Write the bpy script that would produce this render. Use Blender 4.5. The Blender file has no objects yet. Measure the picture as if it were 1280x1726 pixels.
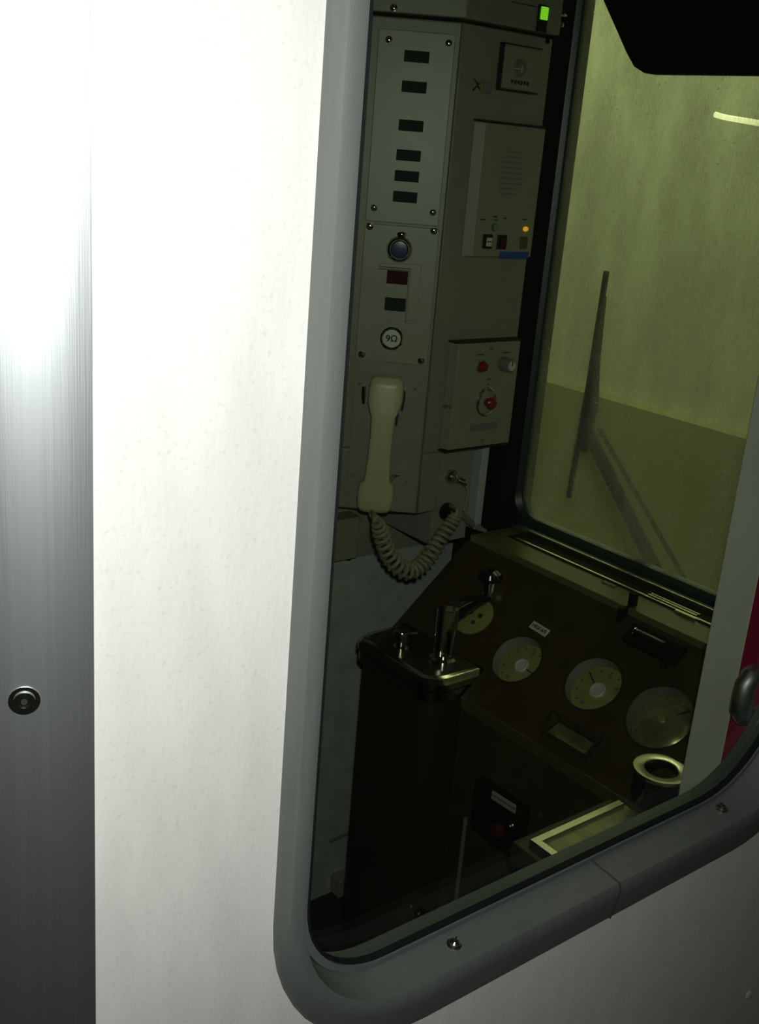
import bpy, bmesh, math, random
from mathutils import Vector, Matrix
random.seed(7)
SC = bpy.context.scene
COL = SC.collection
PI = math.pi
# ------------------------------------------------------------------ camera
F_PX = 1825.0
RX = Vector((0.78881, -0.60961, 0.07844)); RY = Vector((0.13410, 0.29524, 0.94597)); RZ = Vector((-0.59983, -0.73567, 0.31464))
CAM = Vector((0, 0, 1.6))
cd = bpy.data.cameras.new('camera'); cam = bpy.data.objects.new('camera', cd); COL.objects.link(cam)
m3 = Matrix((RX, RY, RZ)).transposed()
# rows of the camera basis in world axes
CX = Vector((0.78880991, -0.6096111, 0.07844257)); CY = Vector((0.13409768, 0.29523998, 0.94596573)); CZ = Vector((-0.59983059, -0.73566817, 0.31463566))
m3 = Matrix((CX, CY, CZ)).transposed()
cam.matrix_world = Matrix.Translation(CAM) @ m3.to_4x4()
cd.sensor_fit = 'HORIZONTAL'; cd.sensor_width = 36.0; cd.lens = F_PX * 36.0 / 1280.0
cd.clip_start = 0.01; cd.clip_end = 60
SC.camera = cam
# ------------------------------------------------------------------ world, exposure
w = bpy.data.worlds.new('world'); SC.world = w; w.use_nodes = True
w.node_tree.nodes['Background'].inputs[0].default_value = (0.75, 0.85, 0.62, 1)
w.node_tree.nodes['Background'].inputs[1].default_value = 0.012
SC.view_settings.view_transform = 'Standard'; SC.view_settings.look = 'None'
SC.view_settings.gamma = 1; SC.view_settings.exposure = 0.0; SC.view_settings.use_curve_mapping = False
try:
    SC.cycles.max_bounces = 10; SC.cycles.transparent_max_bounces = 16; SC.cycles.sample_clamp_indirect = 4
except Exception: pass
# ------------------------------------------------------------------ lights
def area(name, loc, rot, size, power, col, size_y=None):
    l = bpy.data.lights.new(name, 'AREA'); l.energy = power; l.color = col; l.size = size
    if size_y: l.shape = 'RECTANGLE'; l.size_y = size_y
    o = bpy.data.objects.new(name, l); COL.objects.link(o); o.location = loc; o.rotation_euler = rot
    return o
fl = bpy.data.lights.new('camera_flash', 'SPOT'); fl.energy = 21.0; fl.color = (0.98, 1.0, 0.95)
fl.shadow_soft_size = 0.016; fl.spot_size = math.radians(96); fl.spot_blend = 1.0
flash = bpy.data.objects.new('camera_flash', fl); COL.objects.link(flash)
flash.location = CAM + CX * 0.03 + CY * 0.065
aim = (CZ * -1 + CX * -0.20 + CY * -0.03).normalized()
flash.rotation_euler = aim.to_track_quat('-Z', 'Y').to_euler()
# station tube lights beyond the windscreen, over the track
area('station_lamp', (3.0, 3.2, 3.5), (0, math.radians(-30), 0), 0.3, 66, (0.97, 1.0, 0.63), 3.5)

# ------------------------------------------------------------------ materials
MATS = {}
def mat(name, col, rough=0.5, metal=0.0, var=0.06, scale=60, bump=0.0, bscale=200, stretch=(1, 1, 1), coat=0.0, emit=None, es=0, spec=0.5, speck=0.0, aniso=0.0):
    if name in MATS: return MATS[name]
    m = bpy.data.materials.new(name); m.use_nodes = True; nt = m.node_tree; N = nt.nodes; L = nt.links
    b = N['Principled BSDF']
    b.inputs['Roughness'].default_value = rough; b.inputs['Metallic'].default_value = metal
    b.inputs['Coat Weight'].default_value = coat; b.inputs['Specular IOR Level'].default_value = spec
    b.inputs['Anisotropic'].default_value = aniso
    tc = N.new('ShaderNodeTexCoord'); mp = N.new('ShaderNodeMapping'); mp.inputs['Scale'].default_value = stretch
    L.new(tc.outputs['Object'], mp.inputs['Vector'])
    nz = N.new('ShaderNodeTexNoise'); nz.inputs['Scale'].default_value = scale; nz.inputs['Detail'].default_value = 4
    L.new(mp.outputs[0], nz.inputs['Vector'])
    rp = N.new('ShaderNodeValToRGB'); rp.color_ramp.elements[0].position = 0.3; rp.color_ramp.elements[1].position = 0.7
    c0 = [max(0, c * (1 - var)) for c in col]; c1 = [min(1, c * (1 + var)) for c in col]
    rp.color_ramp.elements[0].color = (*c0, 1); rp.color_ramp.elements[1].color = (*c1, 1)
    L.new(nz.outputs['Fac'], rp.inputs[0])
    out = rp.outputs[0]
    if speck > 0:
        n2 = N.new('ShaderNodeTexNoise'); n2.inputs['Scale'].default_value = 260; n2.inputs['Detail'].default_value = 2
        L.new(tc.outputs['Object'], n2.inputs['Vector'])
        r2 = N.new('ShaderNodeValToRGB'); r2.color_ramp.elements[0].position = 0.28; r2.color_ramp.elements[1].position = 0.42
        r2.color_ramp.elements[0].color = (1 - speck,) * 3 + (1,); r2.color_ramp.elements[1].color = (1, 1, 1, 1)
        L.new(n2.outputs['Fac'], r2.inputs[0])
        mx = N.new('ShaderNodeMixRGB'); mx.blend_type = 'MULTIPLY'; mx.inputs[0].default_value = 1
        L.new(out, mx.inputs[1]); L.new(r2.outputs[0], mx.inputs[2]); out = mx.outputs[0]
    L.new(out, b.inputs['Base Color'])
    if bump > 0:
        nb = N.new('ShaderNodeTexNoise'); nb.inputs['Scale'].default_value = bscale; nb.inputs['Detail'].default_value = 3
        L.new(mp.outputs[0], nb.inputs['Vector'])
        bp = N.new('ShaderNodeBump'); bp.inputs['Strength'].default_value = bump; bp.inputs['Distance'].default_value = 0.002
        L.new(nb.outputs['Fac'], bp.inputs['Height']); L.new(bp.outputs[0], b.inputs['Normal'])
    if emit:
        b.inputs['Emission Color'].default_value = (*emit, 1); b.inputs['Emission Strength'].default_value = es
    MATS[name] = m
    return m

def glass_mat(name, tint, dirt=0.0, rough=0.0, dirtcol=(0.5, 0.5, 0.45), blur=0.0, ior=1.45):
    m = bpy.data.materials.new(name); m.use_nodes = True; nt = m.node_tree; N = nt.nodes; L = nt.links
    N.remove(N['Principled BSDF']); out = N['Material Output']
    tr = N.new('ShaderNodeBsdfTransparent'); tr.inputs[0].default_value = (*tint, 1)
    gl = N.new('ShaderNodeBsdfGlossy'); gl.inputs['Roughness'].default_value = rough
    fr = N.new('ShaderNodeFresnel'); ge = N.new('ShaderNodeNewGeometry'); io = N.new('ShaderNodeMapRange')   # same reflectance on both faces of the pane
    io.inputs['To Min'].default_value = ior; io.inputs['To Max'].default_value = 1 / ior
    L.new(ge.outputs['Backfacing'], io.inputs[0]); L.new(io.outputs[0], fr.inputs[0])
    base = tr.outputs[0]
    if blur > 0:
        rf = N.new('ShaderNodeBsdfRefraction'); rf.inputs['Color'].default_value = (*tint, 1)
        rf.inputs['Roughness'].default_value = blur; rf.inputs['IOR'].default_value = 1.12
        mb = N.new('ShaderNodeMixShader'); mb.inputs[0].default_value = 0.75
        L.new(tr.outputs[0], mb.inputs[1]); L.new(rf.outputs[0], mb.inputs[2]); base = mb.outputs[0]
    if dirt > 0:
        df = N.new('ShaderNodeBsdfDiffuse'); df.inputs[0].default_value = (*dirtcol, 1)
        tl = N.new('ShaderNodeBsdfTranslucent'); tl.inputs[0].default_value = (*dirtcol, 1)
        ad = N.new('ShaderNodeMixShader'); ad.inputs[0].default_value = 0.55
        L.new(df.outputs[0], ad.inputs[1]); L.new(tl.outputs[0], ad.inputs[2])
        tc = N.new('ShaderNodeTexCoord')
        n1 = N.new('ShaderNodeTexNoise'); n1.inputs['Scale'].default_value = 150; n1.inputs['Detail'].default_value = 6; n1.inputs['Roughness'].default_value = 0.7
        mp = N.new('ShaderNodeMapping'); mp.inputs['Scale'].default_value = (1, 3.0, 0.6); L.new(tc.outputs['Object'], mp.inputs[0]); L.new(mp.outputs[0], n1.inputs['Vector'])
        n2 = N.new('ShaderNodeTexNoise'); n2.inputs['Scale'].default_value = 9; n2.inputs['Detail'].default_value = 4
        mp2 = N.new('ShaderNodeMapping'); mp2.inputs['Scale'].default_value = (1, 2.0, 0.8); L.new(tc.outputs['Object'], mp2.inputs[0]); L.new(mp2.outputs[0], n2.inputs['Vector'])
        ml = N.new('ShaderNodeMath'); ml.operation = 'MULTIPLY'; L.new(n1.outputs['Fac'], ml.inputs[0]); L.new(n2.outputs['Fac'], ml.inputs[1])
        mr = N.new('ShaderNodeMapRange'); mr.inputs['From Min'].default_value = 0.14; mr.inputs['From Max'].default_value = 0.38
        mr.inputs['To Min'].default_value = dirt * 0.6; mr.inputs['To Max'].default_value = dirt * 1.5
        L.new(ml.outputs[0], mr.inputs[0])
        vo = N.new('ShaderNodeTexVoronoi'); vo.inputs['Scale'].default_value = 70; L.new(tc.outputs['Object'], vo.inputs['Vector'])
        lt = N.new('ShaderNodeMath'); lt.operation = 'LESS_THAN'; lt.inputs[1].default_value = 0.09; L.new(vo.outputs['Distance'], lt.inputs[0])
        sc_ = N.new('ShaderNodeMath'); sc_.operation = 'MULTIPLY'; sc_.inputs[1].default_value = dirt * 1.6; L.new(lt.outputs[0], sc_.inputs[0])
        su = N.new('ShaderNodeMath'); su.operation = 'ADD'; su.use_clamp = True; L.new(mr.outputs[0], su.inputs[0]); L.new(sc_.outputs[0], su.inputs[1])
        md = N.new('ShaderNodeMixShader'); L.new(su.outputs[0], md.inputs[0]); L.new(base, md.inputs[1]); L.new(ad.outputs[0], md.inputs[2]); base = md.outputs[0]
    ms = N.new('ShaderNodeMixShader'); L.new(fr.outputs[0], ms.inputs[0]); L.new(base, ms.inputs[1]); L.new(gl.outputs[0], ms.inputs[2])
    L.new(ms.outputs[0], out.inputs['Surface'])
    MATS[name] = m
    return m

M_white = mat('white_laminate', (0.80, 0.80, 0.77), 0.55, var=0.05, scale=40, bump=0.10, bscale=350, stretch=(1, 1, 0.25), speck=0.10)
M_steel = mat('brushed_steel', (0.56, 0.59, 0.61), 0.46, 1.0, var=0.05, scale=80, stretch=(4, 4, 0.06), bump=0.05, bscale=300)
M_frame = mat('grey_window_rubber', (0.132, 0.146, 0.136), 0.50, var=0.06, scale=50, stretch=(3, 3, 0.2), bump=0.08, bscale=500, spec=0.5)
M_gasket = mat('black_gasket', (0.010, 0.012, 0.012), 0.8, spec=0.15)
M_gedge = mat('glass_edge_seal', (0.13, 0.155, 0.145), 0.3)
M_cream = mat('cream_cabinet_paint', (0.285, 0.28, 0.212), 0.42, var=0.04, scale=25, bump=0.05, bscale=400)
M_cream2 = mat('cream_panel_paint', (0.345, 0.34, 0.25), 0.38, var=0.04, scale=20, bump=0.04, bscale=400)
M_creambox = mat('cream_box_plastic', (0.315, 0.305, 0.22), 0.4, var=0.04)
M_phone = mat('ivory_phone_plastic', (0.60, 0.58, 0.36), 0.35, var=0.05, scale=40)
M_cord = mat('tan_cord', (0.34, 0.29, 0.19), 0.5, var=0.1)
M_greywall = mat('grey_wall_texture', (0.52, 0.53, 0.51), 0.6, var=0.12, scale=30, bump=0.3, bscale=300)
M_creamwall = mat('tan_wall_paint', (0.32, 0.31, 0.24), 0.6, var=0.1, scale=12)
M_black = mat('matt_black', (0.008, 0.008, 0.007), 0.7, spec=0.2)
M_blackg = mat('gloss_black', (0.012, 0.012, 0.013), 0.15)
M_dwin = mat('dark_indicator_lens', (0.035, 0.042, 0.035), 0.8, spec=0.1)
M_dred = mat('dark_red_switch', (0.075, 0.014, 0.018), 0.7, spec=0.15)
M_chrome = mat('chrome', (0.78, 0.78, 0.74), 0.08, 1.0, var=0.01)
M_chromed = mat('worn_chrome', (0.55, 0.53, 0.45), 0.18, 1.0, var=0.05, bump=0.05)
M_brown = mat('brown_console_paint', (0.060, 0.040, 0.015), 0.33, var=0.18, scale=18, bump=0.06, bscale=300)
M_dbrown = mat('dark_brown_panel', (0.035, 0.022, 0.010), 0.45, var=0.2, scale=10)
M_olive = mat('olive_ledge_paint', (0.165, 0.155, 0.062), 0.35, var=0.08, scale=20)
M_dial = mat('yellowed_dial', (0.36, 0.32, 0.11), 0.3, var=0.1, scale=60)
M_dialg = mat('worn_brass_dial', (0.70, 0.66, 0.32), 0.22, 0.8, var=0.2, scale=40, bump=0.3, bscale=60)
M_gwhite = mat('grey_gauge_wall', (0.30, 0.30, 0.28), 0.45)
M_hub = mat('white_hub', (0.66, 0.66, 0.55), 0.3)
M_alu = mat('polished_aluminium_trim', (0.82, 0.84, 0.70), 0.25, 1.0, var=0.06, scale=80)
M_brass = mat('worn_yellow_tread', (0.34, 0.31, 0.15), 0.4, 0.4, var=0.3, scale=25, stretch=(3, 1, 1))
M_red = mat('red_plastic', (0.26, 0.012, 0.02), 0.3)
M_crim = mat('crimson_paint', (0.42, 0.012, 0.07), 0.3, var=0.1, scale=20)
M_post = mat('off_white_post_paint', (0.80, 0.79, 0.69), 0.45, var=0.05, scale=12, speck=0.06)
M_blue = mat('blue_tape', (0.03, 0.08, 0.38), 0.5)
M_navy = mat('dark_blue_lens', (0.03, 0.05, 0.13), 0.2)
M_label = mat('white_label', (0.72, 0.72, 0.58), 0.45)
M_ink = mat('black_ink', (0.02, 0.02, 0.02), 0.6)
M_gray = mat('grey_metal_plate', (0.20, 0.20, 0.19), 0.45, var=0.1)
M_green = mat('green_lamp_lens', (0.2, 0.8, 0.05), 0.3, emit=(0.28, 0.85, 0.02), es=0.75)
M_amber = mat('amber_lamp_lens', (0.9, 0.4, 0.03), 0.2, emit=(1.0, 0.42, 0.03), es=0.7, var=0.3, scale=300)
M_clear = mat('clear_lens', (0.30, 0.35, 0.32), 0.12, 0.6)
M_teal = mat('dark_green_seal', (0.02, 0.035, 0.032), 0.35)
M_purple = mat('purple_edge', (0.10, 0.05, 0.13), 0.3)
M_tile = mat('pale_station_wall', (0.74, 0.78, 0.60), 0.7, var=0.10, scale=1.2, stretch=(1, 2.5, 0.6))
M_dado = mat('brown_station_dado', (0.36, 0.33, 0.15), 0.6, var=0.15, scale=1.5)
M_floor = mat('dark_vinyl_floor', (0.03, 0.03, 0.028), 0.6)
M_yell = mat('yellow_platform_edge', (0.22, 0.17, 0.03), 0.6)
M_tube = mat('reflection_glow', (1, 1, 1), 0.3, emit=(1.0, 1.0, 0.62), es=2.2)
M_glass = glass_mat('window_glass', (0.86, 0.895, 0.85))
M_wsglass = glass_mat('dirty_windscreen_glass', (0.93, 0.95, 0.84), dirt=0.27, dirtcol=(0.66, 0.67, 0.55))

# ------------------------------------------------------------------ frames and mesh helpers
class Fr:                                       # local (u right, v up, w out) -> world
    def __init__(s, o, r, up):
        s.o = Vector(o); s.r = Vector(r).normalized(); s.u = Vector(up).normalized(); s.n = s.r.cross(s.u)
    def __call__(s, u, v, w=0): return s.o + s.r * u + s.u * v + s.n * w
    def M(s):
        m = Matrix((s.r, s.u, s.n)).transposed().to_4x4(); m.translation = s.o; return m
WORLD = Fr((0, 0, 0), (1, 0, 0), (0, 1, 0))
FA = Fr((1.118, 1.274, 0), (0.766, -0.643, 0), (0, 0, 1))      # chamfered cabinet face
FB = Fr((0, 1.274, 0), (1, 0, 0), (0, 0, 1))                   # cabinet face towards the side window
SL = math.atan2(.135, .157)
FS = Fr((1.243, 0, .975), (0, -1, 0), (math.cos(SL), 0, math.sin(SL)))   # console slope: u=-Y, v=-distance down the slope
def pick(p, fr, w=0):                            # point of a real plane seen at a pixel of the photograph
    d = CX * ((p[0] - 640) / F_PX) + CY * (-(p[1] - 863) / F_PX) - CZ
    t = ((fr.o - CAM).dot(fr.n) + w) / d.dot(fr.n)
    q = CAM + d * t - fr.o
    return (q.dot(fr.r), q.dot(fr.u))
class MB:
    def __init__(s, fr=WORLD): s.b = bmesh.new(); s.f = fr; s.M = fr.M()
    def box(s, a, b, rot=None):
        c = Vector([(a[i] + b[i]) / 2 for i in range(3)]); d = [abs(b[i] - a[i]) for i in range(3)]
        M = s.M @ Matrix.Translation(c)
        if rot: M = M @ rot
        M = M @ Matrix.Diagonal((*d, 1)); bmesh.ops.create_cube(s.b, size=1, matrix=M); return s
    def cyl(s, c, r, h, axis='z', r2=None, n=32, rot=None, sc=(1, 1)):   # base centre c, extrudes along axis
        M = s.M @ Matrix.Translation(Vector(c))
        if rot: M = M @ rot
        if axis == 'x': M = M @ Matrix.Rotation(PI / 2, 4, 'Y')
        if axis == 'y': M = M @ Matrix.Rotation(-PI / 2, 4, 'X')
        M = M @ Matrix.Translation((0, 0, h / 2)) @ Matrix.Diagonal((sc[0], sc[1], 1, 1))
        bmesh.ops.create_cone(s.b, cap_ends=True, segments=n, radius1=r, radius2=r if r2 is None else r2, depth=h, matrix=M); return s
    def sph(s, c, r, sc=(1, 1, 1), n=20):
        M = s.M @ Matrix.Translation(Vector(c)) @ Matrix.Diagonal((*sc, 1))
        bmesh.ops.create_uvsphere(s.b, u_segments=n, v_segments=n // 2, radius=r, matrix=M); return s
    def lathe(s, c, prof, n=36, sc=(1, 1), rot=None):        # prof [(r, h)] about local w/z at c
        M = s.M @ Matrix.Translation(Vector(c))
        if rot: M = M @ rot
        rows = []
        for r, h in prof:
            if r < 1e-6: rows.append([s.b.verts.new(M @ Vector((0, 0, h)))])
            else: rows.append([s.b.verts.new(M @ Vector((r * sc[0] * math.cos(2 * PI * k / n), r * sc[1] * math.sin(2 * PI * k / n), h))) for k in range(n)])
        for A, B in zip(rows, rows[1:]):
            for k in range(n):
                k2 = (k + 1) % n
                if len(A) == 1 and len(B) == 1: continue
                if len(A) == 1: s.b.faces.new((A[0], B[k], B[k2]))
                elif len(B) == 1: s.b.faces.new((A[k], B[0], A[k2]))
                else: s.b.faces.new((A[k], B[k], B[k2], A[k2]))
        return s
    def loft(s, loops, cap=True, closed_ring=False):
        rows = [[s.b.verts.new(s.M @ Vector(p)) for p in L] for L in loops]; n = len(rows[0])
        prs = list(zip(rows, rows[1:])) + ([(rows[-1], rows[0])] if closed_ring else [])
        for A, B in prs:
            for k in range(n): s.b.faces.new((A[k], A[(k + 1) % n], B[(k + 1) % n], B[k]))
        if cap and not closed_ring: s.b.faces.new(rows[0][::-1]); s.b.faces.new(rows[-1])
        return s
    def prism(s, poly, w0, w1):                   # poly [(u,v)]
        return s.loft([[(u, v, w0) for u, v in poly], [(u, v, w1) for u, v in poly]])
    def tube(s, pts, r, n=10, cap=True):          # world-ish local points
        pts = [Vector(p) for p in pts]; rows = []; up = None
        for i, p in enumerate(pts):
            t = (pts[min(i + 1, len(pts) - 1)] - pts[max(i - 1, 0)]).normalized()
            if up is None: up = t.orthogonal().normalized()
            else: up = (up - t * up.dot(t)).normalized()
            sd = t.cross(up); rr = r[i] if isinstance(r, (list, tuple)) else r
            rows.append([p + (up * math.cos(2 * PI * k / n) + sd * math.sin(2 * PI * k / n)) * rr for k in range(n)])
        return s.loft(rows, cap)
def rrect(x0, x1, z0, z1, r, n=8):
    rs = r if isinstance(r, (list, tuple)) else [r] * 4   # BL BR TR TL
    P = []
    for (cx, cz, a0, q) in ((x0 + rs[0], z0 + rs[0], PI, rs[0]), (x1 - rs[1], z0 + rs[1], 1.5 * PI, rs[1]), (x1 - rs[2], z1 - rs[2], 0, rs[2]), (x0 + rs[3], z1 - rs[3], .5 * PI, rs[3])):
        for k in range(n + 1):
            a = a0 + (PI / 2) * k / n; P.append((cx + q * math.cos(a), cz + q * math.sin(a)))
    return P
ROOTLOC = {}
def root(name, loc, label, cat, group=None):
    o = bpy.data.objects.new(name, None); COL.objects.link(o); o.location = loc; o.empty_display_size = 0.05
    o['label'] = label; o['category'] = cat
    if group: o['group'] = group
    ROOTLOC[o.name] = Vector(loc); return o
def obj(name, mb, m, parent=None, bevel=0.0, smooth=True, label=None, cat=None, kind=None, group=None, seg=2):
    b = mb.b; bmesh.ops.recalc_face_normals(b, faces=b.faces)
    off = Vector((0, 0, 0))
    if parent is not None: off = ROOTLOC[parent.name]
    else:
        if kind != 'structure':
            vs = [v.co for v in b.verts]; off = Vector((sum(v.x for v in vs) / len(vs), sum(v.y for v in vs) / len(vs), min(v.z for v in vs)))
    for v in b.verts: v.co -= off
    me = bpy.data.meshes.new(name); b.to_mesh(me); b.free()
    me.materials.append(m)
    for p in me.polygons: p.use_smooth = smooth
    o = bpy.data.objects.new(name, me); COL.objects.link(o)
    if smooth:
        try: me.set_sharp_from_angle(angle=math.radians(35))
        except Exception: pass
    if parent is not None: o.parent = parent
    else: o.location = off
    ROOTLOC[o.name] = off
    if bevel > 0:
        md = o.modifiers.new('bevel', 'BEVEL'); md.width = bevel; md.segments = seg; md.limit_method = 'ANGLE'; md.angle_limit = math.radians(35)
        md.harden_normals = True
    if label: o['label'] = label
    if cat: o['category'] = cat
    if kind: o['kind'] = kind
    if group: o['group'] = group
    return o
def text(name, s, fr, u, v, w, size, m, parent, rot=0.0, sx=1.0):
    cu = bpy.data.curves.new(name, 'FONT'); cu.body = s; cu.size = size; cu.extrude = 0.0002; cu.offset = size * 0.022; cu.align_x = 'CENTER'; cu.align_y = 'CENTER'
    t = bpy.data.objects.new('tmp', cu); COL.objects.link(t)
    bpy.context.view_layer.update()
    me = bpy.data.meshes.new_from_object(t.evaluated_get(bpy.context.evaluated_depsgraph_get()))
    bpy.data.objects.remove(t)
    M = fr.M() @ Matrix.Translation((u, v, w)) @ Matrix.Rotation(rot, 4, 'Z') @ Matrix.Diagonal((sx, 1, 1, 1))
    off = ROOTLOC[parent.name]
    for vv in me.vertices: vv.co = M @ vv.co - off
    me.materials.clear(); me.materials.append(m)
    o = bpy.data.objects.new(name, me); COL.objects.link(o); o.parent = parent; ROOTLOC[o.name] = off
    return o
def boolean(o, cutters):
    for c in cutters:
        md = o.modifiers.new('cut', 'BOOLEAN'); md.operation = 'DIFFERENCE'; md.object = c; md.solver = 'EXACT'
    bpy.context.view_layer.update()
    me = bpy.data.meshes.new_from_object(o.evaluated_get(bpy.context.evaluated_depsgraph_get()))
    o.modifiers.clear(); o.data = me
    for c in cutters: bpy.data.objects.remove(c)
def screw(parent, fr, u, v, w=0, r=0.0042, m=None, name='screw', label=None, tilt=0.5):
    b = MB(fr)
    b.lathe((u, v, w), [(r * 1.35, 0), (r * 1.35, r * .25), (r, r * .3), (r * .95, r * .7), (r * .6, r * 1.05), (0, r * 1.15)], n=18)
    o = obj(name, b, m or M_chrome, parent, label=label)
    b = MB(fr); R = Matrix.Rotation(tilt, 4, 'Z')
    b.box((u - r * .8, v - r * .14, w + r * .95), (u + r * .8, v + r * .14, w + r * 1.22), rot=R)
    if ROOTLOC.get(parent.name) is not None and parent.parent is None: obj('screw_slot', b, M_ink, o)
    else: b.b.free()
    return o

# ================================================================== STRUCTURE
YW = 0.5
# side wall skin with a rounded window hole (outer loop matched point by point to the hole)
def wall_loops(hole, X0, X1, Z0, Z1):
    out = []; cx = sum(p[0] for p in hole) / len(hole); n4 = len(hole) // 4
    for i, (x, z) in enumerate(hole):
        q = i // n4; t = (i % n4) / (n4 - 1)
        if q == 0: c = (X0, Z0) if t > 0.01 and t < .99 else ((X0, z) if t <= .01 else (x, Z0))
        elif q == 1: c = (X1, Z0) if t > 0.01 and t < .99 else ((x, Z0) if t <= .01 else (X1, z))
        elif q == 2: c = (X1, Z1) if t > 0.01 and t < .99 else ((X1, z) if t <= .01 else (x, Z1))
        else: c = (X0, Z1) if t > 0.01 and t < .99 else ((x, Z1) if t <= .01 else (X0, z))
        out.append(c)
    return out
hole = rrect(.349, 1.056, .953, 1.98, [.148, .148, .1, .1], 10)
outl = wall_loops(hole, .2145, 1.75, -.2, 2.6)
b = MB()
YL = lambda L, y: [(x, y, z) for x, z in L]
b.loft([YL(hole, .5), YL(outl, .5), YL(outl, .545), YL(hole, .545)], cap=False, closed_ring=True)
bmesh.ops.remove_doubles(b.b, verts=b.b.verts, dist=1e-5)
wall_side = obj('wall_side', b, M_white, smooth=False, kind='structure', label='white laminate car side panel around the cab window')
# interior, dark cab shell
obj('wall_back', MB().box((.10, .545, .2), (.13, 1.46, 2.2)), M_dbrown, kind='structure', label='dark cab partition behind the driver')
obj('floor', MB().box((.10, .545, .0), (1.40, 1.46, .2)), M_floor, kind='structure', label='dark cab floor')
obj('ceiling', MB().box((.10, .545, 2.05), (1.40, 1.46, 2.1)), M_creamwall, kind='structure', label='cab ceiling')
wf = MB().box((.13, 1.42, .2), (1.40, 1.46, .915))
obj('wall_far', wf, M_greywall, kind='structure', label='textured grey lower wall of the cab')
obj('wall_far_upper', MB().box((.13, 1.417, .915), (1.30, 1.46, 2.05)), M_creamwall, kind='structure', label='tan upper wall of the cab behind the cabinet')
# front wall with the windscreen opening
b = MB(); b.box((1.345, .545, .2), (1.39, 1.46, .975)); b.box((1.345, .545, 1.95), (1.39, 1.46, 2.1)); b.box((1.345, .545, .975), (1.39, .63, 1.95))
b.box((1.306, 1.276, .975), (1.39, 1.46, 2.05))
obj('wall_front', b, M_black, kind='structure', label='black front wall and pillar around the windscreen')
# ------------------------------------------------------------------ window 1: side window
w1 = root('window_1', (.7, .5, .945), 'grey framed rounded side window of the cab', 'window'); w1['kind'] = 'structure'
L0 = rrect(.345, 1.06, .948, 1.985, [.15, .15, .1, .1], 12)
L1 = rrect(.3465, 1.0585, .950, 1.983, [.149, .149, .1, .1], 12)
L2 = rrect(.351, 1.045, .975, 1.972, [.135, .14, .09, .09], 12)
L3 = rrect(.357, 1.037, .987, 1.964, [.120, .135, .09, .09], 12)
L4 = rrect(.364, 1.030, .992, 1.955, [.112, .13, .08, .08], 12)
L5 = rrect(.382, 1.004, .995, 1.945, [.085, .125, .07, .07], 12)
b = MB()
b.loft([YL(L0, .503), YL(L0, .498), YL(L1, .4945), YL(L2, .488), YL(L3, .4865), YL(L4, .4885), YL(L5, .527), YL(L5, .548), YL(L0, .5445)], cap=False, closed_ring=True)
fr1 = obj('window_frame', b, M_frame, w1)
G0 = L5
G1 = rrect(.388, .998, 1.0005, 1.939, [.080, .12, .06, .06], 12); G2 = rrect(.392, .994, 1.0025, 1.932, [.075, .115, .05, .05], 12)
b = MB(); b.loft([YL(G0, .5275), YL(G0, .5215), YL(G1, .5205), YL(G1, .5275)], cap=False, closed_ring=True)
obj('gasket', b, M_gedge, w1, label='grey-green edge seal')
b = MB(); b.loft([YL(G1, .5285), YL(G1, .5225), YL(G2, .5225), YL(G2, .5285)], cap=False, closed_ring=True)
obj('gasket', b, M_gasket, w1, label='black inner seal')
b = MB(); b.loft([YL(G0, .5287), YL(G0, .5337)])
obj('glass', b, M_glass, w1, smooth=False)
# joint between the two bottom frame lengths
zr = .9925
b = MB(); b.tube([(.716, .4942, .9500), (.714, .4880, .978), (.7135, .4866, .986), (.7130, .4888, .9918), (.7130, .523, .9946)], .0012, 8)
obj('joint_seal', b, mat('grey_joint_seal', (.045, .05, .048), .6), w1)
FR = Fr((0, 0, .9945), (1, 0, 0), (0, 1, 0))
screw(w1, Fr((0, .4885, .992), (1, 0, 0), (0, 1, 0.08)), .530, .0195, 0, .0048, M_chromed)
screw(w1, Fr((0, .4885, .992), (1, 0, 0), (0, 1, 0.08)), .896, .0210, 0, .0048, M_chromed, tilt=1.2)
# ------------------------------------------------------------------ steel column at the left
b = MB(); P = []
for i in range(31):
    th = math.radians(70 - 64 * i / 30); P.append((.2283 - .132 * math.sin(th), .623 - .132 * math.cos(th)))
poly = P + [(.2145, .60), (P[0][0], .60)]
b.loft([[(x, y, -.2) for x, y in poly], [(x, y, 2.6) for x, y in poly]])
tr1 = obj('trim_1', b, M_steel, kind='structure', label='brushed steel door column at the left')
tb = math.radians(24); FW = Fr((.2283 - .132 * math.sin(tb), .623 - .132 * math.cos(tb), 0), (math.cos(tb), -math.sin(tb), 0), (0, 0, 1))
u, v = pick((41, 1181), FW); th = tb - u / .132
FW = Fr((.2283 - .132 * math.sin(th), .623 - .132 * math.cos(th), v), (math.cos(th), -math.sin(th), 0), (0, 0, 1)); u, v = 0, 0
b = MB(FW); r = .0056
b.lathe((u, v, 0), [(r * 1.5, -.003), (r * 1.45, .0005), (r * 1.1, .001), (r, .0022), (r * .55, .0030), (r * .5, .0016), (0, .0014)], n=24)
bo = obj('bolt', b, M_chrome, tr1)
b = MB(FW); b.lathe((u, v, 0), [(r * .5, .0014), (0, .0018)], n=6)
obj('hex_socket', b, M_ink, bo)
u, v = pick((1262, 1677), Fr((0, .5, 0), (1, 0, 0), (0, 0, 1)))
b = MB(Fr((0, .5, 0), (1, 0, 0), (0, 0, 1))); b.lathe((u, v, 0), [(.006, -.001), (.0055, .001), (.003, .0026), (0, .003)], n=20)
obj('rivet', b, M_hub, wall_side)

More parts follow.
